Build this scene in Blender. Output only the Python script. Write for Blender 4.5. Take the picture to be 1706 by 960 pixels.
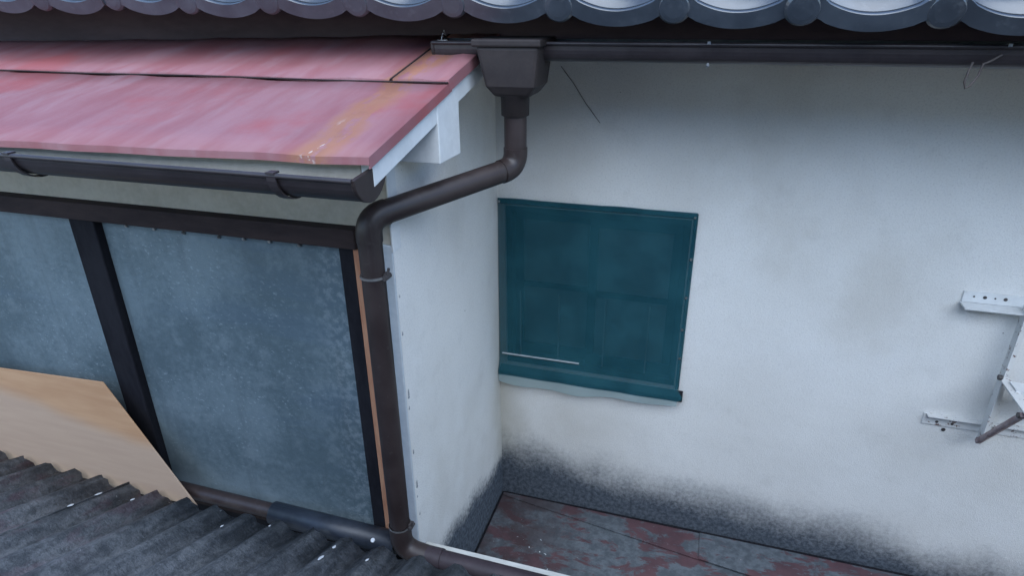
import bpy, math, random
from mathutils import Vector, Matrix
random.seed(7)
for o in list(bpy.data.objects):
    bpy.data.objects.remove(o)
S = bpy.context.scene
COL = S.collection
R = math.radians

# ------------------------------------------------------------------ camera
cam_d = bpy.data.cameras.new('camera')
cam = bpy.data.objects.new('camera', cam_d)
COL.objects.link(cam)
S.camera = cam
pitch, yaw, roll = R(24.0856), R(17.5082), R(0.56515)
fwd = Vector((-math.sin(yaw)*math.cos(pitch), math.cos(yaw)*math.cos(pitch), -math.sin(pitch)))
right = Vector((math.cos(yaw), math.sin(yaw), 0))
down = fwd.cross(right)
rr = math.cos(roll)*right + math.sin(roll)*down
dd = -math.sin(roll)*right + math.cos(roll)*down
m = Matrix((rr, -dd, -fwd)).transposed().to_4x4()
m.translation = Vector((0.8, -2.35, 4.5))
cam.matrix_world = m
cam_d.sensor_width = 36
cam_d.lens = 36*1062.67/1706
cam_d.clip_start = 0.02
cam_d.clip_end = 500

# ------------------------------------------------------------------ light
SUN_EL, SUN_AZ = R(54), R(157)          # azimuth measured clockwise from +Y
w = bpy.data.worlds.new('World')
S.world = w
w.use_nodes = True
nt = w.node_tree
sky = nt.nodes.new('ShaderNodeTexSky')
sky.sky_type = 'NISHITA'
sky.sun_disc = False
sky.sun_elevation = SUN_EL
sky.sun_rotation = SUN_AZ
sky.air_density = 1.0
sky.dust_density = 0.3
sky.ozone_density = 4.0
nt.links.new(sky.outputs[0], nt.nodes['Background'].inputs[0])
nt.nodes['Background'].inputs[1].default_value = 0.15
sd = bpy.data.lights.new('sun', 'SUN')
sd.energy = 1.5
sd.angle = R(68)
sd.color = (0.88, 0.955, 1.0)
sun = bpy.data.objects.new('sun', sd)
COL.objects.link(sun)
sdir = Vector((math.sin(SUN_AZ)*math.cos(SUN_EL), math.cos(SUN_AZ)*math.cos(SUN_EL), math.sin(SUN_EL)))
sun.rotation_euler = sdir.to_track_quat('Z', 'Y').to_euler()
sun.location = (2, -2, 9)
S.view_settings.view_transform = 'Standard'
S.view_settings.look = 'None'
S.view_settings.exposure = 1.4
S.view_settings.gamma = 1.0

# ------------------------------------------------------------------ helpers
ORG = {}

def props(o, label=None, cat=None, group=None, kind=None):
    if label: o['label'] = label
    if cat: o['category'] = cat
    if group: o['group'] = group
    if kind: o['kind'] = kind
    return o

def thing(name, loc, label=None, cat=None, group=None, parent=None, kind=None):
    o = bpy.data.objects.new(name, None)
    COL.objects.link(o)
    o.empty_display_size = 0.1
    loc = Vector(loc)
    if parent:
        o.parent = parent
        o.location = loc - ORG[parent.name]
    else:
        o.location = loc
    ORG[o.name] = loc
    return props(o, label, cat, group, kind)

class MB:
    """collects shapes in world coordinates and links them as one mesh object"""
    def __init__(s):
        s.v = []; s.f = []; s.sm = []
    def add(s, vs, fs, smooth=False):
        n = len(s.v)
        s.v += [Vector(p) for p in vs]
        for f in fs:
            s.f.append([i+n for i in f]); s.sm.append(smooth)
        return s
    def box(s, x0, x1, y0, y1, z0, z1):
        return s.hexa([(x0,y0,z0),(x1,y0,z0),(x1,y1,z0),(x0,y1,z0),(x0,y0,z1),(x1,y0,z1),(x1,y1,z1),(x0,y1,z1)])
    def hexa(s, p):
        return s.add(p, [(3,2,1,0),(4,5,6,7),(0,1,5,4),(1,2,6,5),(2,3,7,6),(3,0,4,7)])
    def tube(s, path, rad, n=20, cap=True, bend=0.0, hollow=0.0, jitter=0.0):
        pts = [Vector(p) for p in path]
        if bend > 0:
            out = [pts[0]]
            for i in range(1, len(pts)-1):
                a, b, c = pts[i-1], pts[i], pts[i+1]
                d1 = (a-b).normalized(); d2 = (c-b).normalized()
                p0 = b + d1*bend; p2 = b + d2*bend
                for k in range(9):
                    t = k/8
                    out.append(p0*(1-t)**2 + b*2*t*(1-t) + p2*t*t)
            out.append(pts[-1]); pts = out
        rads = rad if isinstance(rad, (list, tuple)) else [rad]*len(pts)
        t0 = (pts[1]-pts[0]).normalized()
        u = t0.orthogonal().normalized()
        rings = []
        for i, p in enumerate(pts):
            if i == 0: t = (pts[1]-pts[0])
            elif i == len(pts)-1: t = (pts[-1]-pts[-2])
            else: t = (pts[i+1]-pts[i]).normalized()+(pts[i]-pts[i-1]).normalized()
            t.normalize()
            u = (u - t*u.dot(t)).normalized()
            w_ = t.cross(u)
            r0 = rads[i]*(1+random.uniform(-jitter, jitter))
            rings.append([p+(u*math.cos(2*math.pi*k/n)+w_*math.sin(2*math.pi*k/n))*r0 for k in range(n)])
        vs = [q for r_ in rings for q in r_]
        fs = []
        for i in range(len(rings)-1):
            for k in range(n):
                fs.append((i*n+k, i*n+(k+1) % n, (i+1)*n+(k+1) % n, (i+1)*n+k))
        s.add(vs, fs, True)
        if cap:
            m_ = len(rings)
            s.add(rings[0], [tuple(reversed(range(n)))]); s.add(rings[-1], [tuple(range(n))])
        return s
    def prism(s, prof, axis, a, b):
        """closed 2-D profile extruded along axis from a to b"""
        n = len(prof)
        def P(q, t):
            if axis == 'X': return (t, q[0], q[1])
            if axis == 'Y': return (q[0], t, q[1])
            return (q[0], q[1], t)
        vs = [P(q, a) for q in prof]+[P(q, b) for q in prof]
        fs = [tuple(range(n)), tuple(reversed(range(n, 2*n)))]
        for i in range(n):
            j = (i+1) % n
            fs.append((i, i+n, j+n, j))
        return s.add(vs, fs)
    def build(s, name, mat, parent=None, bevel=0.0, solid=0.0, label=None, cat=None, group=None, kind=None):
        lo = Vector((min(p.x for p in s.v), min(p.y for p in s.v), min(p.z for p in s.v)))
        hi = Vector((max(p.x for p in s.v), max(p.y for p in s.v), max(p.z for p in s.v)))
        org = Vector(((lo.x+hi.x)/2, (lo.y+hi.y)/2, lo.z))
        me = bpy.data.meshes.new(name)
        me.from_pydata([tuple(p-org) for p in s.v], [], s.f)
        me.update()
        import bmesh
        bm = bmesh.new(); bm.from_mesh(me)
        bmesh.ops.recalc_face_normals(bm, faces=bm.faces)
        bm.to_mesh(me); bm.free()
        for p, q in zip(me.polygons, s.sm): p.use_smooth = q
        me.materials.append(mat)
        o = bpy.data.objects.new(name, me)
        COL.objects.link(o)
        if parent:
            o.parent = parent; o.location = org - ORG[parent.name]
        else:
            o.location = org
        ORG[o.name] = org
        if solid:
            md = o.modifiers.new('thick', 'SOLIDIFY'); md.thickness = solid; md.offset = -1
        if bevel:
            md = o.modifiers.new('bevel', 'BEVEL'); md.width = bevel; md.segments = 2
            md.limit_method = 'ANGLE'; md.angle_limit = R(40)
        return props(o, label, cat, group, kind)

def wallgrid(mb, xs, zs, y, hole):
    for i in range(len(xs)-1):
        for j in range(len(zs)-1):
            if (i, j) == hole: continue
            mb.add([(xs[i], y, zs[j]), (xs[i+1], y, zs[j]), (xs[i+1], y, zs[j+1]), (xs[i], y, zs[j+1])], [(0, 1, 2, 3)])

# ---- node material writer
class NT:
    def __init__(s, name):
        s.m = bpy.data.materials.new(name); s.m.use_nodes = True
        s.t = s.m.node_tree; s.b = s.t.nodes['Principled BSDF']
        g = s.t.nodes.new('ShaderNodeNewGeometry'); s.pos = g.outputs['Position']
        s.sep = s.t.nodes.new('ShaderNodeSeparateXYZ'); s.t.links.new(s.pos, s.sep.inputs[0])
        s.x, s.y, s.z = s.sep.outputs
    def lk(s, a, b): s.t.links.new(a, b)
    def val(s, inp, v):
        if hasattr(v, 'is_linked') or isinstance(v, bpy.types.NodeSocket): s.lk(v, inp)
        else: inp.default_value = v
    def math(s, op, a, b=0.0, c=None, clamp=False):
        n = s.t.nodes.new('ShaderNodeMath'); n.operation = op; n.use_clamp = clamp
        s.val(n.inputs[0], a); s.val(n.inputs[1], b)
        if c is not None: s.val(n.inputs[2], c)
        return n.outputs[0]
    def scaled(s, sc, off=(0, 0, 0), rot=(0, 0, 0)):
        n = s.t.nodes.new('ShaderNodeMapping'); n.inputs['Scale'].default_value = sc
        n.inputs['Location'].default_value = off; n.inputs['Rotation'].default_value = rot
        s.lk(s.pos, n.inputs[0]); return n.outputs[0]
    def noise(s, scale=5, detail=6, rough=0.6, vec=None, dist=0.0):
        n = s.t.nodes.new('ShaderNodeTexNoise'); n.inputs['Scale'].default_value = scale
        n.inputs['Detail'].default_value = detail; n.inputs['Roughness'].default_value = rough
        n.inputs['Distortion'].default_value = dist
        s.lk(vec if vec else s.pos, n.inputs['Vector']); return n.outputs['Fac']
    def voronoi(s, scale=20, vec=None, feature='F1'):
        n = s.t.nodes.new('ShaderNodeTexVoronoi'); n.feature = feature; n.inputs['Scale'].default_value = scale
        s.lk(vec if vec else s.pos, n.inputs['Vector']); return n.outputs['Distance']
    def ramp(s, v, a, b, smooth=True):
        n = s.t.nodes.new('ShaderNodeMapRange')
        n.interpolation_type = 'SMOOTHSTEP' if smooth else 'LINEAR'
        s.val(n.inputs[0], v); n.inputs[1].default_value = a; n.inputs[2].default_value = b
        return n.outputs[0]
    def mix(s, f, a, b, mode='MIX'):
        n = s.t.nodes.new('ShaderNodeMix'); n.data_type = 'RGBA'; n.blend_type = mode
        s.val(n.inputs[0], f)
        for i, v in ((6, a), (7, b)):
            if isinstance(v, tuple): n.inputs[i].default_value = (*v, 1)[:4]
            else: s.lk(v, n.inputs[i])
        return n.outputs[2]
    def bump(s, h, strength=0.3, dist=0.005):
        n = s.t.nodes.new('ShaderNodeBump'); n.inputs['Strength'].default_value = strength
        n.inputs['Distance'].default_value = dist; s.lk(h, n.inputs['Height'])
        s.lk(n.outputs[0], s.b.inputs['Normal'])
    def done(s, col, rough=0.6, metal=0.0, spec=0.5):
        if isinstance(col, tuple): s.b.inputs['Base Color'].default_value = (*col, 1)
        else: s.lk(col, s.b.inputs['Base Color'])
        s.val(s.b.inputs['Roughness'], rough); s.val(s.b.inputs['Metallic'], metal)
        s.b.inputs['Specular IOR Level'].default_value = spec
        return s.m

def plain(name, a, b, scale=20, rough=0.6, metal=0.0, bump=0.15, bdist=0.002, spec=0.5, stretch=(1, 1, 1)):
    n = NT(name)
    v = n.scaled(stretch)
    f = n.noise(scale, 7, 0.65, v)
    f2 = n.noise(scale*7, 4, 0.6, v)
    k = n.math('ADD', n.math('MULTIPLY', f, 0.7), n.math('MULTIPLY', f2, 0.3))
    c = n.mix(n.ramp(k, 0.35, 0.65), a, b)
    n.bump(n.noise(scale*12, 4, 0.6, v), bump, bdist)
    return n.done(c, rough, metal, spec)

def mat_stucco(name, side=False):
    n = NT(name)
    big = n.noise(1.6, 5, 0.55)
    mid = n.noise(7, 6, 0.65)
    fine = n.noise(190, 5, 0.65)
    grain = n.voronoi(330)
    col = n.mix(n.ramp(big, 0.3, 0.7), (0.675, 0.665, 0.63), (0.745, 0.74, 0.71))
    col = n.mix(n.math('MULTIPLY', n.ramp(mid, 0.52, 0.72), 0.22), col, (0.46, 0.45, 0.42))
    col = n.mix(n.math('MULTIPLY', n.ramp(n.noise(150, 5, 0.75), 0.46, 0.74), 0.42), col, (0.38, 0.375, 0.37))
    # mottled brown stain in random patches over the whole wall
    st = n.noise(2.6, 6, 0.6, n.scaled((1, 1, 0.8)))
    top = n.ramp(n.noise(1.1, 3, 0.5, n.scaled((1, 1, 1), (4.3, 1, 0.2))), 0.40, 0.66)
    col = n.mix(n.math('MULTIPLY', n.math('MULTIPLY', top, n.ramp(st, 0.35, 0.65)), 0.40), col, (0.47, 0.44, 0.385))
    # darker yellowish tone in the inner corner, stronger lower down
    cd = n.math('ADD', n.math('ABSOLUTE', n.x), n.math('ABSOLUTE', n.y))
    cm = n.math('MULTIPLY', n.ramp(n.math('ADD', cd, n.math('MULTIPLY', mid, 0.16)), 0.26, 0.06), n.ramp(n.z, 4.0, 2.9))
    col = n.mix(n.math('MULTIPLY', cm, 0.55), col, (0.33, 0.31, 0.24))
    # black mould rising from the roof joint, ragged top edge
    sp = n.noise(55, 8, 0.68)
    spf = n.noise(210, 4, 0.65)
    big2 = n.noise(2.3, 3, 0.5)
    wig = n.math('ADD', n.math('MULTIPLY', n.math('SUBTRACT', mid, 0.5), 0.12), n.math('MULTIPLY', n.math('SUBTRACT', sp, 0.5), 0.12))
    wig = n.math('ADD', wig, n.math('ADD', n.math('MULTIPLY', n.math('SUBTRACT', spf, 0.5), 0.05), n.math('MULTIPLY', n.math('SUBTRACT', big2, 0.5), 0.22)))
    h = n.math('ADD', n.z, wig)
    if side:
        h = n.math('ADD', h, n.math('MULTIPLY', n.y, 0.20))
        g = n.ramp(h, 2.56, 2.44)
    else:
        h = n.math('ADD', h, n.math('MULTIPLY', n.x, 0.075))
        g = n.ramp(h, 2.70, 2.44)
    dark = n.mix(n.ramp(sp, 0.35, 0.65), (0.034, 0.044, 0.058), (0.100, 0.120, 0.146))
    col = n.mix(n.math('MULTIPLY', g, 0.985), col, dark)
    # a few dark specks
    vs = n.ramp(n.voronoi(11), 0.035, 0.02)
    col = n.mix(n.math('MULTIPLY', vs, n.ramp(n.noise(3, 2), 0.5, 0.6)), col, (0.12, 0.11, 0.10))
    hgt = n.math('ADD', n.math('MULTIPLY', fine, 0.8), n.math('MULTIPLY', grain, 0.5))
    hgt = n.math('ADD', hgt, n.math('MULTIPLY', n.noise(11, 5, 0.6), 2.2))
    n.bump(hgt, 0.36, 0.0040)
    return n.done(col, 0.9, 0, 0.25)

def mat_redroof():
    n = NT('faded_red_paint')
    v = n.scaled((7, 1.3, 1.3), rot=(0, 0, R(9)))
    st = n.noise(1.3, 4, 0.55, v, 0.3)
    st2 = n.noise(2.4, 4, 0.55, n.scaled((5, 1.6, 1.6), (3, 1, 0), (0, 0, R(-7))))
    pat = n.noise(2.6, 6, 0.55)
    col = n.mix(n.ramp(st, 0.36, 0.66), (0.245, 0.088, 0.094), (0.28, 0.132, 0.142))
    col = n.mix(n.math('MULTIPLY', n.ramp(st2, 0.5, 0.72), 0.45), col, (0.295, 0.185, 0.20))
    col = n.mix(n.math('MULTIPLY', n.ramp(pat, 0.54, 0.68), 0.75), col, (0.29, 0.075, 0.076))
    # rust scar running down the slope near the verge
    wv = n.math('ADD', n.x, n.math('MULTIPLY', n.math('SUBTRACT', n.noise(6, 4), 0.5), 0.09))
    d = n.math('ABSOLUTE', n.math('SUBTRACT', wv, n.math('ADD', 0.004, n.math('MULTIPLY', n.math('ADD', n.y, 0.9), 0.03))))
    rn = n.noise(16, 7, 0.7, n.scaled((2.2, 0.7, 1)))
    rm = n.math('MULTIPLY', n.ramp(d, 0.066, 0.018), n.ramp(rn, 0.38, 0.50))
    col = n.mix(n.math('MULTIPLY', rm, 0.85), col, (0.30, 0.13, 0.072))
    r2 = n.math('MULTIPLY', n.ramp(d, 0.03, 0.008), n.ramp(n.noise(22, 6, 0.7), 0.52, 0.62))
    col = n.mix(n.math('MULTIPLY', r2, 0.45), col, (0.24, 0.10, 0.07))
    flake = n.math('MULTIPLY', n.ramp(d, 0.022, 0.006), n.math('MULTIPLY', n.ramp(n.noise(30, 4, 0.6, n.scaled((1.5, .5, 1))), 0.60, 0.66), n.ramp(n.y, -1.0, -1.1)))
    col = n.mix(n.math('MULTIPLY', flake, 0.6), col, (0.55, 0.50, 0.47))
    dirt_shade = n.ramp(n.math('ADD', n.y, n.math('MULTIPLY', n.noise(9, 5), 0.16)), -0.36, -0.18)  # dirt band that also paints in shade under the tile eave
    col = n.mix(n.math('MULTIPLY', dirt_shade, 0.8), col, (0.16, 0.12, 0.13))
    n.bump(n.math('ADD', n.noise(60, 5, 0.6), n.math('MULTIPLY', n.noise(5, 3), 2.0)), 0.25, 0.003)
    return n.done(col, n.math('ADD', 0.45, n.math('MULTIPLY', st2, 0.25)), 0, 0.4)

def mat_tin():
    n = NT('peeling_tin_paint')
    v = n.scaled((1.0, 2.2, 1), rot=(0, 0, R(-8)))
    p = n.noise(4.6, 10, 0.72, v, 0.4)
    e = n.noise(30, 6, 0.65)
    k = n.math('ADD', p, n.math('MULTIPLY', n.math('SUBTRACT', e, 0.5), 0.12))
    bare = n.mix(n.ramp(e, 0.35, 0.65), (0.066, 0.078, 0.090), (0.115, 0.132, 0.148))
    red = n.mix(n.ramp(n.noise(12, 4), 0.3, 0.7), (0.070, 0.034, 0.040), (0.105, 0.048, 0.054))
    col = n.mix(n.math('MULTIPLY', n.ramp(k, 0.485, 0.545), 0.9), bare, red)
    dk = n.math('MULTIPLY', n.ramp(n.x, 0.55, 0.1), n.ramp(n.noise(7, 6, 0.65), 0.36, 0.56))
    col = n.mix(n.math('MULTIPLY', dk, 0.8), col, (0.045, 0.03, 0.032))
    sp = n.ramp(n.noise(60, 3), 0.70, 0.76)
    col = n.mix(n.math('MULTIPLY', sp, 0.5), col, (0.42, 0.44, 0.45))
    n.bump(n.math('ADD', n.math('MULTIPLY', n.ramp(k, 0.49, 0.53), 1.0), n.math('MULTIPLY', e, 0.6)), 0.4, 0.002)
    return n.done(col, 0.6, 0, 0.4)

def mat_panel():
    n = NT('mottled_zinc')
    a = n.noise(2.6, 4, 0.5)
    b = n.noise(42, 7, 0.7)
    c = n.noise(62, 4, 0.6, n.scaled((1, 1, 1.7), rot=(0, R(35), 0)))
    hb = n.noise(5, 3, 0.5, n.scaled((0.25, 1, 1.4)))
    k = n.math('ADD', n.math('MULTIPLY', a, 0.66), n.math('MULTIPLY', b, 0.34))
    col = n.mix(n.ramp(k, 0.39, 0.61), (0.080, 0.116, 0.134), (0.142, 0.190, 0.214))
    col = n.mix(n.math('MULTIPLY', n.ramp(hb, 0.5, 0.65), 0.35), col, (0.085, 0.128, 0.172))
    run = n.noise(14, 5, 0.6, n.scaled((1, 1, 0.09)))
    col = n.mix(n.math('MULTIPLY', n.ramp(run, 0.52, 0.68), 0.35), col, (0.075, 0.10, 0.115))
    bl = n.noise(9, 6, 0.7)
    col = n.mix(n.math('MULTIPLY', n.ramp(bl, 0.52, 0.68), 0.35), col, (0.20, 0.25, 0.275))
    fl = n.math('MULTIPLY', n.ramp(c, 0.58, 0.68), n.ramp(n.noise(2.2, 3), 0.42, 0.6))
    col = n.mix(n.math('MULTIPLY', fl, 0.6), col, (0.25, 0.31, 0.345))
    # chalky worn margins by the right jamb
    ed = n.math('MULTIPLY', n.ramp(n.x, -0.34, -0.17), n.ramp(b, 0.45, 0.6))
    col = n.mix(n.math('MULTIPLY', ed, 0.35), col, (0.28, 0.33, 0.36))
    sp = n.ramp(n.voronoi(13), 0.05, 0.03)
    col = n.mix(n.math('MULTIPLY', sp, n.ramp(n.noise(4, 2), 0.5, 0.6)), col, (0.5, 0.54, 0.57))
    n.bump(n.math('ADD', c, n.math('MULTIPLY', a, 3.0)), 0.25, 0.004)
    return n.done(col, n.math('ADD', 0.42, n.math('MULTIPLY', b, 0.25)), 0.15, 0.5)

def mat_slate():
    n = NT('weathered_corrugated_cement')
    v = n.scaled((3.2, 0.9, 1.2), rot=(0, 0, R(6)))
    a = n.noise(6.5, 8, 0.72, v)
    b = n.noise(34, 8, 0.76)
    l = n.noise(9, 6, 0.7)
    col = n.mix(n.ramp(a, 0.34, 0.66), (0.058, 0.065, 0.075), (0.165, 0.175, 0.19))
    col = n.mix(n.math('MULTIPLY', n.ramp(b, 0.45, 0.62), 0.6), col, (0.042, 0.050, 0.058))
    col = n.mix(n.math('MULTIPLY', n.ramp(l, 0.54, 0.7), 0.5), col, (0.20, 0.21, 0.22))
    red = n.math('MULTIPLY', n.ramp(n.x, -0.75, -1.0), n.ramp(n.noise(7, 5, .6, v), 0.5, 0.66))
    col = n.mix(n.math('MULTIPLY', red, 0.3), col, (0.15, 0.06, 0.085))
    wsp = n.math('MULTIPLY', n.ramp(n.noise(46, 3, 0.5), 0.74, 0.77), n.ramp(n.noise(3.3, 2), 0.48, 0.56))
    col = n.mix(wsp, col, (0.42, 0.44, 0.46))
    n.bump(n.math('ADD', b, n.math('MULTIPLY', n.noise(120, 4), 0.6)), 0.8, 0.009)
    return n.done(col, 0.88, 0, 0.3)

def mat_tile():
    n = NT('smoked_clay_tile')
    a = n.noise(9, 6, 0.6)
    b = n.noise(40, 5, 0.65)
    oi = n.t.nodes.new('ShaderNodeObjectInfo').outputs['Random']
    col = n.mix(n.ramp(a, 0.3, 0.7), (0.032, 0.041, 0.054), (0.075, 0.089, 0.108))
    col = n.mix(n.math('MULTIPLY', oi, 0.7), col, (0.030, 0.034, 0.042))
    col = n.mix(n.math('MULTIPLY', n.ramp(b, 0.55, 0.7), 0.3), col, (0.11, 0.12, 0.135))
    n.bump(b, 0.2, 0.002)
    return n.done(col, 0.30, 0, 0.9)

def mat_net():
    n = NT('teal_net')
    f = n.noise(6, 5, 0.6)
    col = n.mix(n.ramp(f, 0.35, 0.65), (0.008, 0.062, 0.082), (0.016, 0.090, 0.114))
    flap = n.ramp(n.math('ADD', n.z, n.math('MULTIPLY', f, 0.008)), 2.997, 2.990)
    col = n.mix(flap, col, (0.33, 0.42, 0.42))
    wv = n.noise(380, 2, 0.5)
    n.bump(wv, 0.2, 0.001)
    n.done(col, 0.8, 0, 0.2)
    tr = n.t.nodes.new('ShaderNodeBsdfTransparent')
    mx = n.t.nodes.new('ShaderNodeMixShader')
    thr = n.math('ADD', 0.70, n.math('MULTIPLY', wv, 0.14))
    n.lk(thr, mx.inputs[0]); n.lk(tr.outputs[0], mx.inputs[1]); n.lk(n.b.outputs[0], mx.inputs[2])
    n.lk(mx.outputs[0], n.t.nodes['Material Output'].inputs[0])
    return n.m

def mat_ply():
    n = NT('plywood')
    g = n.noise(7, 6, 0.6, n.scaled((0.5, 1, 5), rot=(0, R(-8), 0)))
    g2 = n.noise(2.4, 4, 0.5)
    col = n.mix(n.ramp(g, 0.3, 0.7), (0.39, 0.22, 0.118), (0.46, 0.28, 0.158))
    wash = n.ramp(n.math('ADD', n.z, n.math('ADD', n.math('MULTIPLY', g2, 0.10), n.math('MULTIPLY', n.x, 0.12))), 3.06, 2.98)
    col = n.mix(n.math('MULTIPLY', wash, 0.5), col, (0.40, 0.34, 0.285))
    n.bump(n.noise(60, 4, 0.6, n.scaled((0.3, 1, 6))), 0.15, 0.001)
    return n.done(col, 0.6, 0, 0.4)

def mat_pipe():
    n = NT('weathered_brown_pvc')
    a = n.noise(7, 6, 0.65)
    b = n.noise(55, 5, 0.7)
    c = n.noise(20, 6, 0.7, n.scaled((1, 1, 0.15)))
    col = n.mix(n.ramp(a, 0.35, 0.65), (0.021, 0.0135, 0.013), (0.032, 0.022, 0.021))
    col = n.mix(n.math('MULTIPLY', n.ramp(c, 0.54, 0.72), 0.5), col, (0.052, 0.044, 0.044))
    col = n.mix(n.math('MULTIPLY', n.ramp(b, 0.58, 0.72), 0.35), col, (0.07, 0.062, 0.060))
    n.bump(b, 0.08, 0.001)
    return n.done(col, n.math('ADD', 0.30, n.math('MULTIPLY', a, 0.32)), 0, 0.45)

def mat_rustwhite():
    n = NT('chipped_white_steel')
    a = n.noise(34, 6, 0.68)
    b = n.noise(120, 3)
    k = n.math('ADD', n.math('MULTIPLY', a, 0.75), n.math('MULTIPLY', b, 0.25))
    col = n.mix(n.ramp(k, 0.56, 0.60), (0.62, 0.62, 0.60), (0.16, 0.10, 0.085))
    n.bump(n.ramp(k, 0.55, 0.6), 0.3, 0.001)
    return n.done(col, 0.55, 0, 0.4)

M = dict(
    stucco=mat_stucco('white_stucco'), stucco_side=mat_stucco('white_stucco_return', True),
    red=mat_redroof(), tin=mat_tin(), panel=mat_panel(), slate=mat_slate(), tile=mat_tile(), net=mat_net(),
    ply=mat_ply(), rustwhite=mat_rustwhite(),
    pipe=mat_pipe(),
    gut=plain('dark_gutter_pvc', (0.025, 0.019, 0.021), (0.040, 0.032, 0.034), 10, 0.38, 0, 0.06, 0.001),
    gutdust_lit=plain('dusty_lit_gutter_inside', (0.050, 0.056, 0.064), (0.092, 0.10, 0.11), 12, 0.8, 0, 0.2, 0.001),  # dust tone lightened to paint in sky light inside the gutter
    black=plain('black_pvc', (0.011, 0.015, 0.023), (0.022, 0.028, 0.040), 10, 0.45, 0, 0.08, 0.001),
    hopper=plain('dusty_brown_pvc', (0.018, 0.012, 0.0115), (0.029, 0.0205, 0.019), 14, 0.7, 0, 0.1, 0.001),
    drain=plain('purple_brown_pvc', (0.022, 0.014, 0.019), (0.036, 0.024, 0.030), 12, 0.6, 0, 0.1, 0.001),
    timber=plain('dark_brown_timber', (0.020, 0.013, 0.014), (0.040, 0.026, 0.025), 9, 0.8, 0, 0.3, 0.002, 0.25, stretch=(0.3, 1, 1)),
    post=plain('near_black_timber', (0.007, 0.007, 0.010), (0.015, 0.015, 0.019), 9, 0.85, 0, 0.3, 0.002, 0.15, stretch=(1, 1, 0.3)),
    fascia=plain('dark_eave_timber', (0.042, 0.026, 0.032), (0.070, 0.046, 0.054), 7, 0.8, 0, 0.3, 0.002, stretch=(0.3, 1, 1)),
    orange=plain('bare_orange_timber', (0.30, 0.11, 0.055), (0.46, 0.24, 0.14), 9, 0.7, 0, 0.3, 0.002, stretch=(1, 1, 0.15)),
    render=plain('beige_render', (0.43, 0.385, 0.31), (0.53, 0.48, 0.40), 9, 0.9, 0, 0.4, 0.003),
    white=plain('white_paint', (0.58, 0.59, 0.58), (0.68, 0.69, 0.68), 7, 0.6, 0, 0.15, 0.002),
    trim=plain('pale_blue_white_paint', (0.46, 0.51, 0.55), (0.56, 0.60, 0.63), 9, 0.7, 0, 0.2, 0.002),
    strip=plain('grey_white_timber', (0.40, 0.40, 0.37), (0.55, 0.55, 0.52), 13, 0.75, 0, 0.3, 0.002, stretch=(0.3, 1, 1)),
    alu=plain('window_aluminium', (0.22, 0.23, 0.24), (0.28, 0.29, 0.30), 20, 0.45, 0.2, 0.05),
    alul=plain('pale_aluminium', (0.62, 0.63, 0.64), (0.72, 0.72, 0.72), 20, 0.45, 0.0, 0.05),
    batten=plain('grey_batten', (0.36, 0.38, 0.39), (0.46, 0.48, 0.49), 20, 0.6),
    chip=plain('chipped_plaster', (0.20, 0.21, 0.22), (0.30, 0.31, 0.32), 40, 0.9),
    crackm=plain('hairline_crack', (0.33, 0.33, 0.33), (0.42, 0.42, 0.42), 40, 0.9),
    glass=plain('frosted_glass', (0.10, 0.115, 0.125), (0.15, 0.165, 0.175), 5, 0.4, 0, 0.1, 0.001),
    steel=plain('dull_steel', (0.30, 0.29, 0.28), (0.42, 0.41, 0.40), 40, 0.4, 0.8, 0.1),
    rust=plain('rusty_maroon_steel', (0.22, 0.145, 0.14), (0.42, 0.35, 0.34), 30, 0.7, 0, 0.4, 0.001),
    bolt=plain('dark_bolt', (0.05, 0.045, 0.045), (0.09, 0.08, 0.08), 40, 0.5, 0.3, 0.1),
    wire=plain('old_wire', (0.07, 0.055, 0.05), (0.11, 0.09, 0.08), 40, 0.6, 0.2, 0.1),
    fleck=plain('white_fleck', (0.42, 0.45, 0.48), (0.62, 0.64, 0.66), 60, 0.7, 0, 0.2),
    cream=plain('brown_render', (0.42, 0.33, 0.24), (0.49, 0.39, 0.29), 3, 0.9, 0, 0.3, 0.004),
    ground=plain('grey_concrete', (0.16, 0.16, 0.155), (0.25, 0.245, 0.235), 2, 0.9, 0, 0.4, 0.006),
)

# ------------------------------------------------------------------ the setting
g = MB().add([(-150, -150, 0), (150, -150, 0), (150, 150, 0), (-150, 150, 0)], [(0, 1, 2, 3)])
g.build('ground', M['ground'], kind='structure')

nh = thing('added_shade_house', (0.5, -4.0, 0), 'unseen brown rendered house added behind the viewer to shade and warm the white wall', 'house')  # unseen house, added to block low sky and bounce warm light
nw = MB()
wallgrid(nw, [-0.4, 0.2, 1.6, 8], [0, 3.6, 4.9, 5.1], -3.4, (1, 1))
nw.add([(-0.4, -3.4, 0), (-0.4, -7, 0), (-0.4, -7, 5.1), (-0.4, -3.4, 5.1)], [(0, 1, 2, 3)]).add([(8, -3.4, 0), (8, -7, 0), (8, -7, 5.1), (8, -3.4, 5.1)], [(0, 1, 2, 3)])
nw.add([(-0.4, -7, 0), (8, -7, 0), (8, -7, 5.1), (-0.4, -7, 5.1)], [(0, 1, 2, 3)])
nw.build('wall', M['cream'], nh)
MB().hexa([(-0.65, -3.15, 5.0), (8.3, -3.15, 5.0), (8.3, -7.3, 5.0), (-0.65, -7.3, 5.0), (-0.65, -3.15, 5.1), (8.3, -3.15, 5.1), (8.3, -5, 5.8), (-0.65, -5, 5.8)]).build('roof', M['tile'], nh)

# ------------------------------------------------------------------ main house
house = thing('house', (0.5, 1.0, 0), 'white stucco house wall under a grey clay tile eave, black mould at its foot', 'house')
WX0, WX1, WZ0, WZ1 = 0.03, 0.76, 3.03, 3.76
wb = MB()
xs = [-3.0, WX0, WX1, 4.2]; zs = [0, WZ0, WZ1, 4.62]
wallgrid(wb, xs, zs, 0.0, (1, 1))
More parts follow.
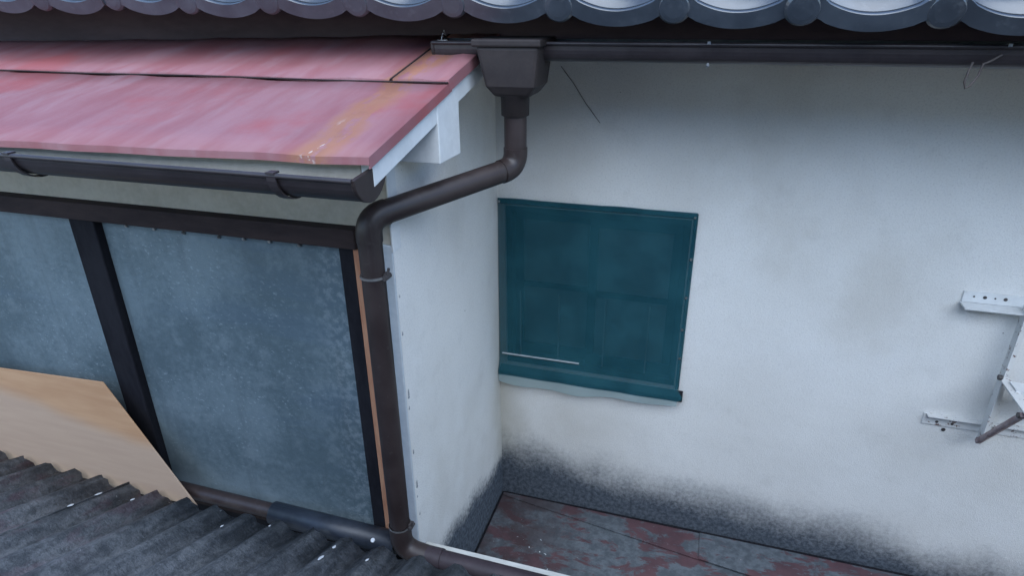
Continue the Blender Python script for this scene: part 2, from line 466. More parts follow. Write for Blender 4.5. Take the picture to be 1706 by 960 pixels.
# reveal of the opening
for a, b in (((WX0, WZ0), (WX0, WZ1)), ((WX0, WZ1), (WX1, WZ1)), ((WX1, WZ1), (WX1, WZ0)), ((WX1, WZ0), (WX0, WZ0))):
    wb.add([(a[0], 0, a[1]), (b[0], 0, b[1]), (b[0], 0.14, b[1]), (a[0], 0.14, a[1])], [(0, 1, 2, 3)])
wb.add([(-3, 0, 0), (-3, 3, 0), (-3, 3, 4.6), (-3, 0, 4.6)], [(0, 1, 2, 3)])
wb.add([(4.2, 0, 0), (4.2, 3, 0), (4.2, 3, 4.6), (4.2, 0, 4.6)], [(0, 1, 2, 3)])
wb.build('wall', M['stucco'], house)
MB().tube([(0.251, -0.002, 4.293), (0.30, -0.003, 4.234), (0.345, -0.002, 4.168), (0.401, -0.002, 4.099)], 0.0010, 6).build('crack', M['wire'], house)

# window behind the net
win = thing('window', (0.395, 0.07, WZ0), parent=house)
fr = MB()
fr.box(WX0, WX1, 0.015, 0.10, WZ0, WZ0+0.03).box(WX0, WX1, 0.015, 0.10, WZ1-0.03, WZ1)
fr.box(WX0, WX0+0.025, 0.017, 0.098, WZ0+0.03, WZ1-0.03).box(WX1-0.025, WX1, 0.017, 0.098, WZ0+0.03, WZ1-0.03)
fr.build('frame', M['post'], win, 0.002)
def sash(x0, x1, y):
    z0, z1 = WZ0+0.032, WZ1-0.032
    s_ = MB()
    s_.box(x0, x1, y, y+0.025, z0, z0+0.05).box(x0, x1, y, y+0.025, z1-0.04, z1)
    s_.box(x0, x0+0.035, y+0.001, y+0.024, z0+0.05, z1-0.04).box(x1-0.035, x1, y+0.001, y+0.024, z0+0.05, z1-0.04)
    s_.box(x0+0.035, x1-0.035, y+0.002, y+0.02, 3.385, 3.41)
    s_.build('sash', M['post'], win, 0.002)
    MB().box(x0+0.03, x1-0.03, y+0.008, y+0.013, z0+0.045, 3.386).build('pane', M['glass'], win)
    MB().box(x0+0.03, x1-0.03, y+0.008, y+0.013, 3.409, z1-0.036).build('pane', M['glass'], win)
sash(WX0+0.026, 0.415, 0.066); sash(0.375, WX1-0.026, 0.036)
for bx in (0.085, 0.255, 0.45, 0.63):
    MB().box(bx, bx+0.006, 0.026, 0.032, 3.062, 3.375).build('grille_bar', M['alu'], win)
sl = MB().hexa([(0.004, -0.034, 2.985), (0.800, -0.034, 2.985), (0.800, 0.0, 2.985), (0.004, 0.0, 2.985),
                (0.004, -0.034, 3.006), (0.800, -0.034, 3.006), (0.800, 0.0, 3.022), (0.004, 0.0, 3.022)])
sl.build('sill', M['post'], win, 0.003)

# eave: fascia, soffit, rafters and tiles
MB().box(-3.0, 4.2, -0.36, -0.33, 4.36, 4.52).build('fascia_board', M['fascia'], house, 0.003)
AL = R(23)
def roofpt(x, s_, n_):
    """s_ metres up the slope from the eave edge, n_ metres above the tile bed"""
    return Vector((x, -0.625 + s_*math.cos(AL) - n_*math.sin(AL), 4.462 - 0.020*(x-0.5) + s_*math.sin(AL) + n_*math.cos(AL)))
def slab(x0, x1, s0, s1, n0, n1):
    return MB().hexa([roofpt(x0, s0, n0), roofpt(x1, s0, n0), roofpt(x1, s1, n0), roofpt(x0, s1, n0),
                      roofpt(x0, s0, n1), roofpt(x1, s0, n1), roofpt(x1, s1, n1), roofpt(x0, s1, n1)])
slab(-3.0, 4.2, 0.03, 3.4, -0.004, 0.010).build('soffit_board', M['fascia'], house)
roof = thing('roof', roofpt(0.6, 0.0, 0), parent=house)
slab(-3.0, 4.2, 0.035, 3.4, 0.012, 0.020).build('roof_bed', M['post'], roof)
P_ = 0.2826
def prof(u):
    """tile cross-section: wide trough with a round roll at each side, u in 0..P_"""
    hw = 0.046
    d = min(u, P_-u)
    if d < hw:
        return 0.038*math.sqrt(max(0, 1-(d/hw)**2*0.75)) + 0.004
    t = (u-P_/2)/(P_/2-hw)
    return -0.006 - 0.026*(1-t*t) + 0.028
def tile_mesh(eave):
    nu, L, th = 30, 0.285, 0.015
    vs, fs = [], []
    def add(v, f):
        n = len(vs); vs.extend(v); fs.extend([tuple(i+n for i in q) for q in f])
    top, bot = [], []
    us = [-0.012+ (P_+0.018)*i/nu for i in range(nu+1)]
    pf = lambda u: prof(min(max(u, 0.0), P_))
    ys = [0, L/2, L]
    tilt = 0.012
    g1 = []
    for lay in (0, 1):
        for yv in ys:
            for u in us:
                g1.append((u-P_/2, yv, pf(u) - (th if lay else 0) + tilt*(1-yv/L)))
    n1 = nu+1; f = []
    for lay in (0, 1):
        for j in range(2):
            for i in range(nu):
                a = lay*3*n1 + j*n1 + i
                q = (a, a+1, a+n1+1, a+n1)
                f.append(q if not lay else tuple(reversed(q)))
    for i in range(nu):
        f.append((i, 3*n1+i, 3*n1+i+1, i+1))
        a = 2*n1+i
        f.append((a, a+1, 3*n1+a+1, 3*n1+a))
    for j in range(2):
        f.append((j*n1, (j+1)*n1, 3*n1+(j+1)*n1, 3*n1+j*n1))
        a = j*n1+nu
        f.append((a, 3*n1+a, 3*n1+a+n1, a+n1))
    add(g1, f)
    if eave:
        # hanging lip below the trough
        hl, tl = 0.040, 0.016
        w0, w1 = 0.030, P_-0.030
        q = [w0+(w1-w0)*i/20 for i in range(21)]
        base = []
        for yv in (-tl, 0.0005):
            for u in q: base.append((u-P_/2, yv, pf(u)+tilt-0.001))
            for k_, u in enumerate(q):
                base.append((u-P_/2, yv, pf(u)*0.75+tilt-hl))
        f = []
        for i in range(20):
            f.append((i, 21+i, 22+i, i+1))
            a = 42
            f.append((a+i, a+i+1, a+22+i, a+21+i))
            f.append((21+i, 63+i, 64+i, 22+i))
            f.append((i, i+1, 43+i, 42+i))
        f += [(0, 42, 63, 21), (20, 41, 83, 62)]
        add(base, f)
        # round boss closing the roll
        r_ = 0.041; nn = 28
        ring = []
        for yv, k_ in ((-0.020, 0.55), (-0.0185, 0.82), (-0.012, 0.97), (0.004, 1.0)):
            for i in range(nn):
                a = 2*math.pi*i/nn
                ring.append((-P_/2+r_*k_*math.cos(a), yv, 0.004+tilt+r_*k_*math.sin(a)))
        f = [tuple(range(nn)), tuple(reversed(range(3*nn, 4*nn)))]
        for j in range(3):
            for i in range(nn):
                f.append((j*nn+i, (j+1)*nn+i, (j+1)*nn+(i+1) % nn, j*nn+(i+1) % nn))
        add(ring, f)
    me = bpy.data.meshes.new('eave_tile' if eave else 'roof_tile')
    me.from_pydata(vs, [], fs); me.update()
    import bmesh
    bm = bmesh.new(); bm.from_mesh(me); bmesh.ops.recalc_face_normals(bm, faces=bm.faces); bm.to_mesh(me); bm.free()
    me.materials.append(M['tile'])
    for p in me.polygons: p.use_smooth = abs(p.normal.y) < 0.6 and len(p.vertices) == 4
    return me
tm_e, tm_f = tile_mesh(True), tile_mesh(False)
for row in range(5):
    for col in range(-11, 13):
        cx = 0.255 + P_*col
        o = bpy.data.objects.new('eave_tile' if row == 0 else 'roof_tile', tm_e if row == 0 else tm_f)
        COL.objects.link(o); o.parent = roof
        p = roofpt(cx + random.uniform(-.003, .003), row*0.235 + random.uniform(-.006, .006)-0.012, 0.026 + random.uniform(-.002, .002))
        o.location = p - ORG[roof.name]
        o.rotation_euler = (AL + random.uniform(-.01, .01), R(1.15)+random.uniform(-.012, .012), random.uniform(-.012, .012))

# ------------------------------------------------------------------ lean-to extension
lean = thing('lean_to', (-1.4, -0.45, 0), 'lean-to extension with faded red metal roof and blue-grey metal wall panels', 'extension')
XL = -3.0
ZR = lambda x, y: 4.218 + 0.2215*(y+1.21) + 0.018*(x-0.14)/1.1      # top of the red roof
sw = MB().add([(0, -0.89, 0), (0, 0, 0), (0, 0, 4.44), (0, -0.89, 4.245)], [(0, 1, 2, 3)])
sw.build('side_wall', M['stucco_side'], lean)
MB().box(XL, -0.004, -0.886, -0.80, 3.90, 4.235).build('front_wall_head', M['render'], lean)
MB().box(XL, -0.12, -0.862, -0.80, 0, 3.90).build('front_wall_backing', M['post'], lean)
MB().box(XL, -0.095, -0.925, -0.865, 3.888, 3.945).build('lintel', M['timber'], lean, 0.004)
MB().box(-1.138, -1.036, -0.912, -0.863, 2.74, 3.888).build('mullion', M['post'], lean, 0.004)
MB().box(-0.162, -0.114, -0.905, -0.863, 2.80, 3.888).build('jamb', M['post'], lean, 0.004)
MB().box(-0.113, -0.070, -0.911, -0.84, 2.84, 3.887).build('bare_wood_strip', M['orange'], lean, 0.003)
MB().box(-0.069, -0.0005, -0.892, -0.80, 2.0, 3.899).build('corner_post', M['trim'], lean, 0.004)
MB().box(-0.003, 0.0025, -0.893, -0.845, 3.88, 4.24).build('corner_bead', M['white'], lean, 0.001)
MB().box(-1.034, -0.164, -0.885, -0.864, 2.80, 3.887).build('wall_panel', M['panel'], lean, 0.002)
MB().box(XL, -1.140, -0.885, -0.864, 2.80, 3.887).build('wall_panel', M['panel'], lean, 0.002)
for nx in (-0.93, -0.82, -0.71, -0.58, -0.49, -0.40, -0.30):
    MB().tube([(nx, -0.892, 3.872-random.uniform(0, .006)), (nx, -0.8845, 3.872)], 0.005, 10).build('nail_head', M['steel'], lean)
MB().box(-1.034, -0.164, -0.888, -0.864, 2.74, 2.799).build('sill_board', M['timber'], lean)
for (cz, cw, ch, co) in ((3.62, .007, .010, .010), (3.40, .010, .030, .014), (3.36, .006, .010, .010), (3.19, .007, .014, .012), (3.05, .010, .028, .016), (3.01, .005, .008, .012), (2.93, .006, .010, .018), (3.74, .004, .008, .012)):
    MB().tube([(-0.0005, -0.889+co, cz), (0.0012, -0.889+co, cz)], 0.5*cw, 7).add([(0.0009, -0.889+co-cw/2, cz), (0.0009, -0.889+co+cw/2, cz+ch*.2), (0.0009, -0.889+co+cw*.3, cz+ch), (0.0009, -0.889+co-cw*.4, cz+ch*.8)], [(0, 1, 2, 3)]).build('chip', M['chip'], lean)
lr = thing('roof', (-1.4, -1.2, 4.2), parent=lean)
VX = 0.14
def sheet(x0, x1, y0, y1, lift, th=0.006, lip_front=0.0, lip_right=0.0, nx=10, ny=5, wob=0.0035, name='roof_sheet', skew=0.0):
    mb = MB(); vs = []; fs = []
    rnd = random.Random(int(x1*1000)+5)
    for j in range(ny+1):
        for i in range(nx+1):
            x = x0+(x1-x0)*i/nx; yb = (seam_red(x) if y0 is None else y0); ye = (seam_red(x)+0.02 if y1 is None else y1); y = yb+(ye-yb)*j/ny
            vs.append((x, y, ZR(x, y)+lift+rnd.uniform(-wob, wob)*(0 if i in (0, nx) else 1)))
    for j in range(ny):
        for i in range(nx):
            a = j*(nx+1)+i; fs.append((a, a+1, a+nx+2, a+nx+1))
    n0 = len(vs)
    if lip_front:
        for i in range(nx+1):
            x, y, z = vs[i]; vs.append((x, y-0.001, z-lip_front))
        for i in range(nx): fs.append((i, n0+i, n0+i+1, i+1))
    n1 = len(vs)
    if lip_right:
        for j in range(ny+1):
            x, y, z = vs[j*(nx+1)+nx]; vs.append((x+0.001, y, z-lip_right))
        for j in range(ny): fs.append((j*(nx+1)+nx, n1+j, n1+j+1, (j+1)*(nx+1)+nx))
    mb.add(vs, fs)
    o = mb.build(name, M['red'], lr, solid=th)
    for p in o.data.polygons: p.use_smooth = abs(p.normal.z) > 0.7
    return o
def seam_red(x): return -0.781 + 0.053*(VX-x) + 0.003*math.sin(7*x)
sheet(XL, VX, -1.21, None, 0.0, 0.004, 0.016, 0.024, 24, 5)
sheet(XL, -0.030, None, -0.30, 0.008, 0.005, 0.007, 0, 24, 4)
sheet(-0.020, VX+0.001, None, -0.30, 0.010, 0.005, 0.008, 0.030, 4, 4)
MB().tube([(x, seam_red(x)-0.003, ZR(x, seam_red(x))+0.003) for x in [XL+(VX-XL)*i/60 for i in range(61)]], 0.0024, 6).build('seam', M['timber'], lr)
MB().tube([(-0.025, y, ZR(-0.025, y)+0.009) for y in (-0.775, -0.65, -0.5, -0.36)], 0.003, 6).build('seam', M['timber'], lr)
# eave soffit under the roof
so = MB().hexa([(XL, -1.18, ZR(XL, -1.18)-0.02), (0.10, -1.18, ZR(XL, -1.18)-0.02), (0.10, -0.43, ZR(XL, -0.43)-0.02), (XL, -0.43, ZR(XL, -0.43)-0.02),
                (XL, -1.18, ZR(XL, -1.18)-0.008), (0.10, -1.18, ZR(0, -1.18)-0.012), (0.10, -0.43, ZR(0, -0.43)-0.012), (XL, -0.43, ZR(XL, -0.43)-0.008)])
so.build('soffit', M['render'], lean)
zb = lambda y: ZR(VX, y)
bg = MB().hexa([(0.104, -1.185, zb(-1.185)-0.075), (0.132, -1.185, zb(-1.185)-0.075), (0.132, -0.46, zb(-0.46)-0.075), (0.104, -0.46, zb(-0.46)-0.075),
                (0.104, -1.185, zb(-1.185)-0.008), (0.132, -1.185, zb(-1.185)-0.008), (0.132, -0.46, zb(-0.46)-0.008), (0.104, -0.46, zb(-0.46)-0.008)])
bg.build('bargeboard', M['white'], lean, 0.002)
MB().hexa([(0.002, -0.845, 4.121), (0.135, -0.845, 4.121), (0.135, -0.702, 4.119), (0.002, -0.702, 4.119),
           (0.002, -0.845, zb(-0.845)-0.012), (0.135, -0.845, zb(-0.845)-0.012), (0.135, -0.702, zb(-0.702)-0.012), (0.002, -0.702, zb(-0.702)-0.012)]).build('purlin_end', M['white'], lean, 0.003)

# ------------------------------------------------------------------ gutters
def gutter(name, x0, x1, yf, wd, zf, zback, dp, label, group, end=True, hangers=(), matn='gut', square=False):
    t = thing(name, ((x0+x1)/2, yf+wd/2, zf-dp), label, 'gutter', group)
    n = 16; outer = []
    for i in range(n+1):
        a = math.pi*i/n
        k = 0.62 if square else 1.0
        cy, sy = math.cos(a), math.sin(a)
        yy = yf+wd/2 - wd/2*math.copysign(abs(cy)**k, cy)
        zz = zf - dp*abs(sy)**k
        if i > n/2: zz += (zback-zf)*(i-n/2)/(n/2)
        outer.append((yy, zz))
    th = 0.003
    mid = (yf+wd/2, zf)
    inner = []
    for (yy, zz) in outer:
        dy, dz = mid[0]-yy, mid[1]+0.2*(0)-zz
        l = math.hypot(dy, dz) or 1
        inner.append((yy+dy/l*th, zz+dz/l*th))
    mb = MB()
    pr = outer+list(reversed(inner))
    vs = [(x0, *q) for q in pr]+[(x1, *q) for q in pr]; k = len(pr); fs = []
    for i in range(k):
        j = (i+1) % k
        fs.append((i, i+k, j+k, j))
    mb.add(vs, fs)
    o_ = mb.build('trough', M[matn], t)
    o_.data.materials.append(M['gutdust_lit'])
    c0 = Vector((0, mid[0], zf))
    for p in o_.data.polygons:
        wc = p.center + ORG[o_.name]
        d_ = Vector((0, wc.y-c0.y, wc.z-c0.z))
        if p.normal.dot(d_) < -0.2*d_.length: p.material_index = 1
    # rolled front bead
    MB().tube([(x0, yf-0.002, zf-0.001), (x1, yf-0.002, zf-0.001)], 0.0055, 10).build('front_bead', M['gut'], t)
    if end:
        xe = x1 if end == 'R' else x0
        sgn = 1 if end == 'R' else -1
        ex = [(yf+wd/2+(q[0]-yf-wd/2)*1.05, zf+(q[1]-zf)*1.05+0.002) for q in outer]
        MB().prism(ex, 'X', xe-sgn*0.004, xe+sgn*0.006).build('end_cap', M['pipe'], t, 0.002)
    for hx in hangers:
        h = MB()
        ex = [(yf+wd/2+(q[0]-yf-wd/2)*1.04, zf+(q[1]-zf)*1.05) for q in outer]
        ex2 = [(yf+wd/2+(q[0]-yf-wd/2)*1.10, zf+(q[1]-zf)*1.11) for q in outer]
        h.prism(ex+list(reversed(ex2)), 'X', hx-0.011, hx+0.011)
        h.box(hx-0.010, hx+0.010, yf-0.009, yf+0.012, zf+0.003, zf+0.007)
        h.build('hanger', M['gut'], t)
    return t
g1 = gutter('rain_gutter', 0.012, 4.0, -0.575, 0.105, 4.402, 4.408, 0.050,
            'long dark gutter under the tile eave of the white house', None, 'L', (1.6, 2.6, 3.6), square=True)
MB().tube([(0.030, -0.555, 4.402), (0.034, -0.552, 4.425), (0.042, -0.548, 4.418), (0.036, -0.546, 4.432)], 0.0022, 6).build('wire_tie', M['steel'], g1)
MB().tube([(0.018, -0.556, 4.404), (0.046, -0.548, 4.405)], 0.004, 6).build('clip', M['steel'], g1)
for cx in (0.335, 0.763, 1.405):
    MB().box(cx-0.004, cx+0.004, -0.584, -0.568, 4.402, 4.4085).build('clip', M['alu'], g1)
MB().tube([(0.766, -0.56, 4.354), (0.764, -0.565, 4.348)], 0.004, 8).build('rivet', M['alu'], g1)
g2 = gutter('rain_gutter', -2.95, 0.125, -1.258, 0.135, 4.180, 4.192, 0.060,
            'dark gutter along the front edge of the red metal roof', None, 'R', (-2.2, -1.5, -0.80, -0.062))

# wire loop hanging under the long gutter
lp = [(1.395, -0.578, 4.385), (1.375, -0.586, 4.372), (1.362, -0.586, 4.366), (1.357, -0.588, 4.340), (1.346, -0.588, 4.318), (1.338, -0.587, 4.312), (1.334, -0.586, 4.326), (1.338, -0.583, 4.350), (1.343, -0.578, 4.368)]
MB().tube(lp, 0.0026, 8).build('wire_loop', M['wire'], label='thin bent wire loop hanging from the gutter above the wall bracket', cat='wire')

# ------------------------------------------------------------------ downpipe
dp = thing('downpipe', (-0.027, -0.96, 2.85), 'brown downpipe that bends from the hopper to the lean-to corner', 'downpipe')
RP = 0.0325
def loft(rects, mb):
    vs = []; fs = []
    for (x0, x1, y0, y1, z) in rects: vs += [(x0, y0, z), (x1, y0, z), (x1, y1, z), (x0, y1, z)]
    for i in range(len(rects)-1):
        for k in range(4):
            a = i*4+k; b = i*4+(k+1) % 4
            fs.append((a, b, b+4, a+4))
    fs += [(3, 2, 1, 0), tuple(range(len(vs)-4, len(vs)))]
    return mb.add(vs, fs)
hop = MB()
loft([(0.205, 0.305, -0.612, -0.505, 4.262), (0.182, 0.326, -0.628, -0.478, 4.292), (0.160, 0.338, -0.634, -0.466, 4.396)], hop)
h_ = hop.build('hopper', M['hopper'], dp, 0.010)
MB().box(0.150, 0.344, -0.640, -0.460, 4.394, 4.414).build('rim', M['hopper'], h_, 0.005)
MB().tube([(0.252, -0.565, 4.278), (0.252, -0.565, 4.262), (0.252, -0.565, 4.258), (0.252, -0.565, 4.208), (0.252, -0.565, 4.205)], [0.050, 0.048, 0.041, 0.040, 0.034], 28).build('collar', M['hopper'], dp)
TOPB, LOWB = (0.252, -0.565, 4.058), (-0.026, -0.962, 3.998)
MB().tube([(0.252, -0.565, 4.225), TOPB, LOWB, (-0.026, -0.962, 2.93)], RP, 28, bend=0.045).build('pipe', M['pipe'], dp)
def sleeve(a, b, r_=0.0355):
    a, b = Vector(a), Vector(b)
    return MB().tube([a, b], r_, 28)
d1 = (Vector(LOWB)-Vector(TOPB)).normalized()
MB().tube([(0.252, -0.565, 4.115), TOPB, Vector(TOPB)+d1*0.055], 0.0350, 28, bend=0.046).build('elbow', M['pipe'], dp)
MB().tube([Vector(LOWB)-d1*0.055, LOWB, (-0.026, -0.962, 3.935)], 0.0350, 28, bend=0.046).build('elbow', M['pipe'], dp)
MB().tube([(-0.026, -0.962, 2.965), (-0.026, -0.962, 2.862), (0.075, -0.962, 2.848)], 0.0355, 28, bend=0.052).build('elbow', M['pipe'], dp)
for cz in (3.838, 2.962):
    c = MB().tube([(-0.026, -0.962, cz-0.003), (-0.026, -0.962, cz+0.003)], 0.0362, 28)
    c_ = c.build('clamp', M['steel'], dp)
    MB().box(0.006, 0.014, -0.966, -0.945, cz-0.010, cz+0.010).tube([(0.013, -0.975, cz), (0.013, -0.945, cz)], 0.008, 8).tube([(0.016, -0.963, cz), (0.022, -0.963, cz+0.026)], 0.004, 6).build('clamp_screw', M['bolt'], c_)

# horizontal drain run along the foot of the lean-to
dr = thing('drain_pipe', (0.6, -0.962, 2.81), 'purple-brown pipe running from the downpipe foot beside the pale timber strip', 'pipe')
MB().tube([(0.06, -0.962, 2.850), (0.6, -0.962, 2.846), (2.4, -0.962, 2.836)], 0.0325, 24).build('pipe', M['drain'], dr)
MB().tube([(0.055, -0.962, 2.850), (0.115, -0.962, 2.850)], 0.0355, 24).build('socket', M['drain'], dr)
bp_ = MB(); 
lp_ = thing('drain_pipe', (-0.7, -0.962, 2.84), 'brown pipe end lying at the plywood corner below the metal panel', 'pipe')
MB().tube([(-1.5, -0.945, 2.862), (-0.50, -0.952, 2.872)], 0.026, 24).build('pipe', M['pipe'], lp_)
gp = thing('gutter_pipe', (-0.28, -0.962, 2.84), 'thick black pipe below the metal panel left of the downpipe', 'pipe')
def hollow(x0, x1, y, z0, z1, r0, r1, n=28):
    vs, fs = [], []
    for (x, z, r_) in ((x0, z0, r0), (x1, z1, r0), (x1, z1, r1), (x0, z0, r1)):
        for k in range(n): vs.append((x, y+r_*math.cos(2*math.pi*k/n), z+r_*math.sin(2*math.pi*k/n)))
    for j in range(4):
        for k in range(n):
            a, b = j*n+k, j*n+(k+1) % n
            c, d = ((j+1) % 4)*n+(k+1) % n, ((j+1) % 4)*n+k
            fs.append((a, b, c, d))
    return MB().add(vs, fs, True)
hollow(-0.525, -0.045, -0.958, 2.872, 2.868, 0.039, 0.034).build('pipe', M['black'], gp)
MB().tube([(-0.115, -0.989, 2.895), (-0.115, -0.993, 2.898)], 0.007, 10).build('screw_head', M['fleck'], gp)

# ------------------------------------------------------------------ net over the window
net = thing('window_net', (0.39, -0.01, 2.94), 'dark teal net nailed over the small window of the white wall', 'net')
nb = MB(); vs = []; fs = []
rows = [(3.790, -0.006), (3.72, -0.008), (3.6, -0.010), (3.4, -0.012), (3.2, -0.014), (3.06, -0.020), (3.034, -0.028), (3.016, -0.040), (3.000, -0.042), (2.992, -0.042), (2.950, -0.038)]
NX = 26
for j, (z, y) in enumerate(rows):
    for i in range(NX+1):
        t = i/NX
        wd0 = -0.0; x = 0.004 + (0.776 + (0.018 if j in (7, 8) and i == NX else 0) - 0.010*(math.sin(math.pi*(3.79-z)/0.8) if z > 3.0 else 0)*(1 if i == NX else 0))*t
        zz = z + 0.0035*math.sin(9*t+j)*(1 if 0 < j < 7 else 0) - (0.010*math.sin(5*t)+0.006*math.sin(17*t) if j == len(rows)-1 else 0)
        if j == 0: zz += 0.003*math.sin(12*t)
        vs.append((x, y + 0.0015*math.sin(23*t+1.3*j), zz))
for j in range(len(rows)-1):
    for i in range(NX):
        a = j*(NX+1)+i; fs.append((a, a+1, a+NX+2, a+NX+1))
nb.add(vs, fs, True).build('net_sheet', M['net'], net)
MB().hexa([(0.018, -0.026, 3.088), (0.362, -0.026, 3.090), (0.362, -0.019, 3.090), (0.018, -0.019, 3.088), (0.018, -0.026, 3.0915), (0.362, -0.026, 3.0935), (0.362, -0.019, 3.0935), (0.018, -0.019, 3.0915)]).build('batten', M['batten'], net)
hem = MB().add([(0.766, -0.011, 3.03), (0.781, -0.011, 3.03), (0.781, -0.008, 3.787), (0.766, -0.008, 3.787)], [(0, 1, 2, 3)])
hem.build('hem', M['net'], net, solid=0.002)
MB().box(0.006, 0.778, -0.0125, -0.0105, 3.772, 3.792).build('hem', M['net'], net)
for nx, nz in ((0.012, 3.778), (0.770, 3.775), (0.772, 3.61), (0.770, 3.45), (0.769, 3.31), (0.771, 3.18)):
    MB().tube([(nx, -0.010, nz), (nx, -0.017, nz)], 0.0045, 8).build('nail', M['steel'], net)

# ------------------------------------------------------------------ wall bracket for an outdoor unit
wbk = thing('wall_bracket', (2.2, -0.1, 3.03), 'chipped white steel wall bracket at the right edge of the picture', 'bracket')
def holes(par, pts, y):
    for (hx, hz, r_) in pts:
        MB().tube([(hx, y, hz), (hx, y-0.0012, hz)], r_, 10).build('hole', M['bolt'], par)
rl = MB().box(1.676, 2.55, -0.006, -0.001, 3.552, 3.590).box(1.672, 2.55, -0.062, -0.0062, 3.546, 3.551)
a = rl.build('rail', M['white'], wbk); holes(a, [(1.708, 3.574, .003), (1.74, 3.574, .006), (1.77, 3.574, .003), (1.80, 3.574, .006)], -0.006)
rl = MB().box(1.668, 2.55, -0.006, -0.001, 3.045, 3.090).box(1.676, 2.55, -0.026, -0.0062, 3.086, 3.090)
a = rl.build('rail', M['rustwhite'], wbk); holes(a, [(1.715, 3.060, .0055), (1.765, 3.060, .0055)], -0.006)
for ux in (1.842, 2.42):
    MB().box(ux, ux+0.004, -0.070, -0.034, 3.03, 3.575).box(ux+0.004, ux+0.030, -0.0385, -0.0345, 3.03, 3.575).build('upright', M['rustwhite'], wbk)
    MB().box(ux-0.006, ux+0.026, -0.52, -0.05, 3.300, 3.304).box(ux+0.022, ux+0.026, -0.52, -0.05, 3.265, 3.300).build('arm', M['rustwhite'], wbk)
    MB().tube([(ux-0.008, -0.066, 3.040), (ux-0.002, -0.262, 3.290)], 0.011, 4).build('brace', M['rust'], wbk)
    for (by, bz) in ((-0.066, 3.31), (-0.070, 3.050), (-0.255, 3.282)):
        MB().tube([(ux-0.014, by, bz), (ux-0.004, by, bz)], 0.010, 6).build('bolt', M['bolt'], wbk)
MB().box(1.856, 2.40, -0.14, -0.085, 3.306, 3.310).box(1.856, 2.40, -0.144, -0.140, 3.270, 3.310).build('cross_bar', M['white'], wbk)
MB().tube([(1.745, -0.001, 3.028), (1.745, -0.004, 3.028)], 0.007, 10).build('old_hole', M['bolt'], house)

# ------------------------------------------------------------------ plywood board
pb = MB()
pts = [(-2.3, 2.80), (-0.82, 2.86), (-1.152, 3.295), (-2.3, 3.235)]
pv = []
for th in (0.0, 0.005):
    for (x, z) in pts: pv.append((x, -1.000+0.10*(z-2.86)+th, z))
pb.hexa([pv[0], pv[1], pv[5], pv[4], pv[3], pv[2], pv[6], pv[7]])
pb.build('plywood_board', M['ply'], label='tan plywood board leaning against the blue-grey metal panels, one corner cut slanting', cat='board', bevel=0.001)

# ------------------------------------------------------------------ corrugated cement roof in the foreground
cr = thing('corrugated_roof', (-0.4, -1.8, 0), 'dark weathered corrugated cement roof in the lower left foreground', 'roof')
PW, AMP, SLP = 0.129, 0.0205, R(20)
YAW = R(0)
CZ = 2.912-AMP
def corr_pt(x, s_, off=0.0):
    z = AMP*math.cos(2*math.pi*(x-0.196)/PW)
    return Vector((x - s_*math.sin(YAW), -1.02 - s_*math.cos(SLP), CZ + z + s_*math.sin(SLP) + off))
def corr_sheet(k0, k1, lift):
    ns, nl = 10, 6
    n = (k1-k0)*ns
    vs, fs = [], []
    rnd = random.Random(k0*7+3)
    for j in range(nl+1):
        s_ = 2.45*j/nl
        for i in range(n+1):
            x = 0.196 + (k0 + i/ns)*PW
            p = corr_pt(x, s_, lift + rnd.uniform(-.0012, .0012))
            if j == 0: p.y += rnd.uniform(-.006, .006)
            vs.append(p)
    for j in range(nl):
        for i in range(n):
            a = j*(n+1)+i; fs.append((a, a+1, a+n+2, a+n+1))
    return MB().add(vs, fs, True).build('corrugated_sheet', M['slate'], cr, solid=0.006)
k = -22
ii = 0
while k < 14:
    corr_sheet(k, k+6, 0.004*(ii % 2)); k += 6; ii += 1
MB().box(-2.5, 2.0, -1.16, -1.10, 2.79, 2.86).build('purlin', M['post'], cr)
MB().box(-2.5, 2.0, -3.30, -3.24, 3.60, 3.66).build('purlin', M['post'], cr)
for px in (-2.2, 1.7):
    MB().box(px-0.04, px+0.04, -1.17, -1.09, 0.0, 2.79).build('post', M['post'], cr)
for (x, s_, a_) in ((-1.115, 0.22, .010), (-1.11, 0.12, .010), (-0.99, 0.10, .007), (-0.15, 0.15, .010), (-0.148, 0.075, .008), (-0.39, 0.05, .005), (-0.52, .12, .006), (-0.02, 0.10, .007)):
    xx = round((x-0.196)/PW)*PW+0.196
    q = []
    for k_ in range(10):
        an = 2*math.pi*k_/10
        q.append(corr_pt(xx + a_*0.6*math.cos(an)*random.uniform(.7, 1.2), s_ + a_*1.4*math.sin(an)*random.uniform(.7, 1.2), 0.0065))
    ctr = corr_pt(xx, s_, 0.0095)
    MB().add(q+[ctr], [(i, (i+1) % 10, 10) for i in range(10)], True).build('paint_spot', M['fleck'], cr)

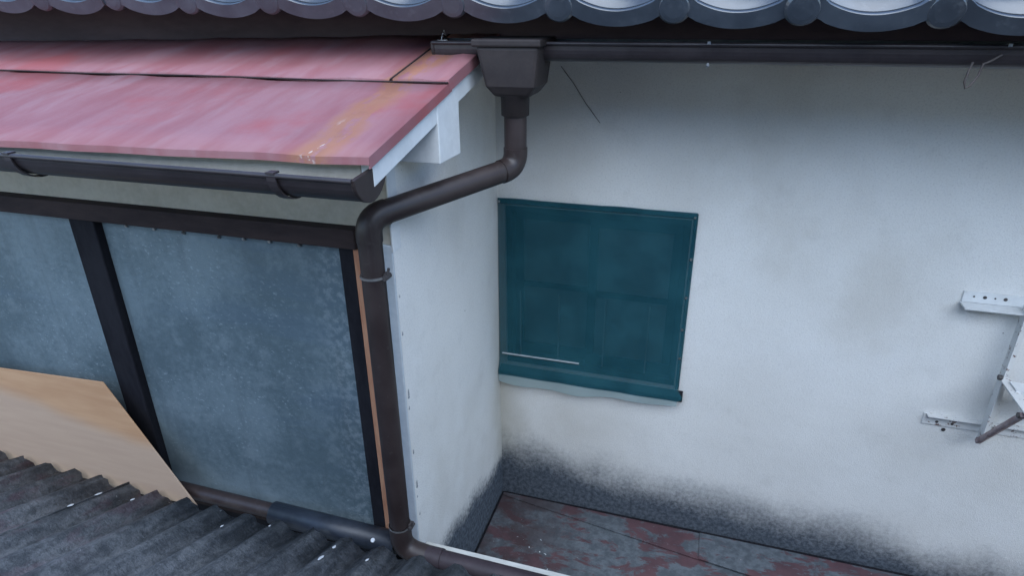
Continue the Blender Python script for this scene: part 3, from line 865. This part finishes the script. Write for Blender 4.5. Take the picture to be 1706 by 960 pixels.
# ------------------------------------------------------------------ sunken tin roof between the walls
tr = thing('tin_roof', (1.6, -0.45, 0), 'low flat tin roof with peeling maroon paint at the foot of the white wall', 'roof')
def seam_y(x): return -0.018 - 0.146*x
def tin(poly, z, name='tin_sheet', drop=0.0):
    vs = [(x, y, z + drop*(-y)) for x, y in poly]
    MB().add(vs, [tuple(range(len(vs)))]).build(name, M['tin'], tr, solid=0.004)
tin([(0.004, -0.012), (0.955, -0.012), (0.955, seam_y(.955)-0.012), (0.004, seam_y(0)-0.012)], 2.288)
tin([(0.945, -0.012), (4.2, -0.012), (4.2, seam_y(4.2)), (0.945, seam_y(.945)-0.012)], 2.293)
tin([(0.004, seam_y(0)+0.004), (1.9, seam_y(1.9)+0.004), (1.9, -0.895), (0.004, -0.895)], 2.281)
tin([(1.89, seam_y(1.89)), (4.2, seam_y(4.2)), (4.2, -0.895), (1.89, -0.895)], 2.284)
MB().box(0.004, 4.2, -0.925, -0.897, 2.2, 2.812).build('curb', M['timber'], tr)
MB().hexa([(0.028, -0.930, 2.812), (4.2, -0.930, 2.812), (4.2, -0.893, 2.812), (0.028, -0.893, 2.812),
           (0.028, -0.930, 2.840), (4.2, -0.930, 2.846), (4.2, -0.893, 2.846), (0.028, -0.893, 2.840)]).build('cap_strip', M['strip'], tr, 0.003)
MB().box(0.01, 4.2, -0.88, -0.02, 0.0, 2.27).build('base_wall', M['render'], tr)
MB().tube([(0.012, -0.010, 2.293), (1.2, -0.010, 2.297), (4.2, -0.010, 2.299)], 0.0045, 8, jitter=0.2).build('joint_shadow', M['post'], tr)  # dark beads put a shadow line into the joints at the wall feet
MB().tube([(0.008, -0.89, 2.286), (0.008, -0.01, 2.292)], 0.004, 8).build('joint_shadow', M['post'], tr)
fl = MB()
for i in range(26):
    x = random.gauss(0.24, 0.07); y = random.gauss(-0.34, 0.05); r_ = random.uniform(.003, .011)
    q = [(x+r_*math.cos(t)*random.uniform(.5, 1.2), y+r_*math.sin(t)*random.uniform(.5, 1.2), 2.2835+random.uniform(0, .002)) for t in [k_*math.pi/3 for k_ in range(6)]]
    fl.add(q, [tuple(range(6))])
fl.build('paint_flakes', M['fleck'], label='scattered white paint flakes lying on the low tin roof', cat='debris', kind='stuff')
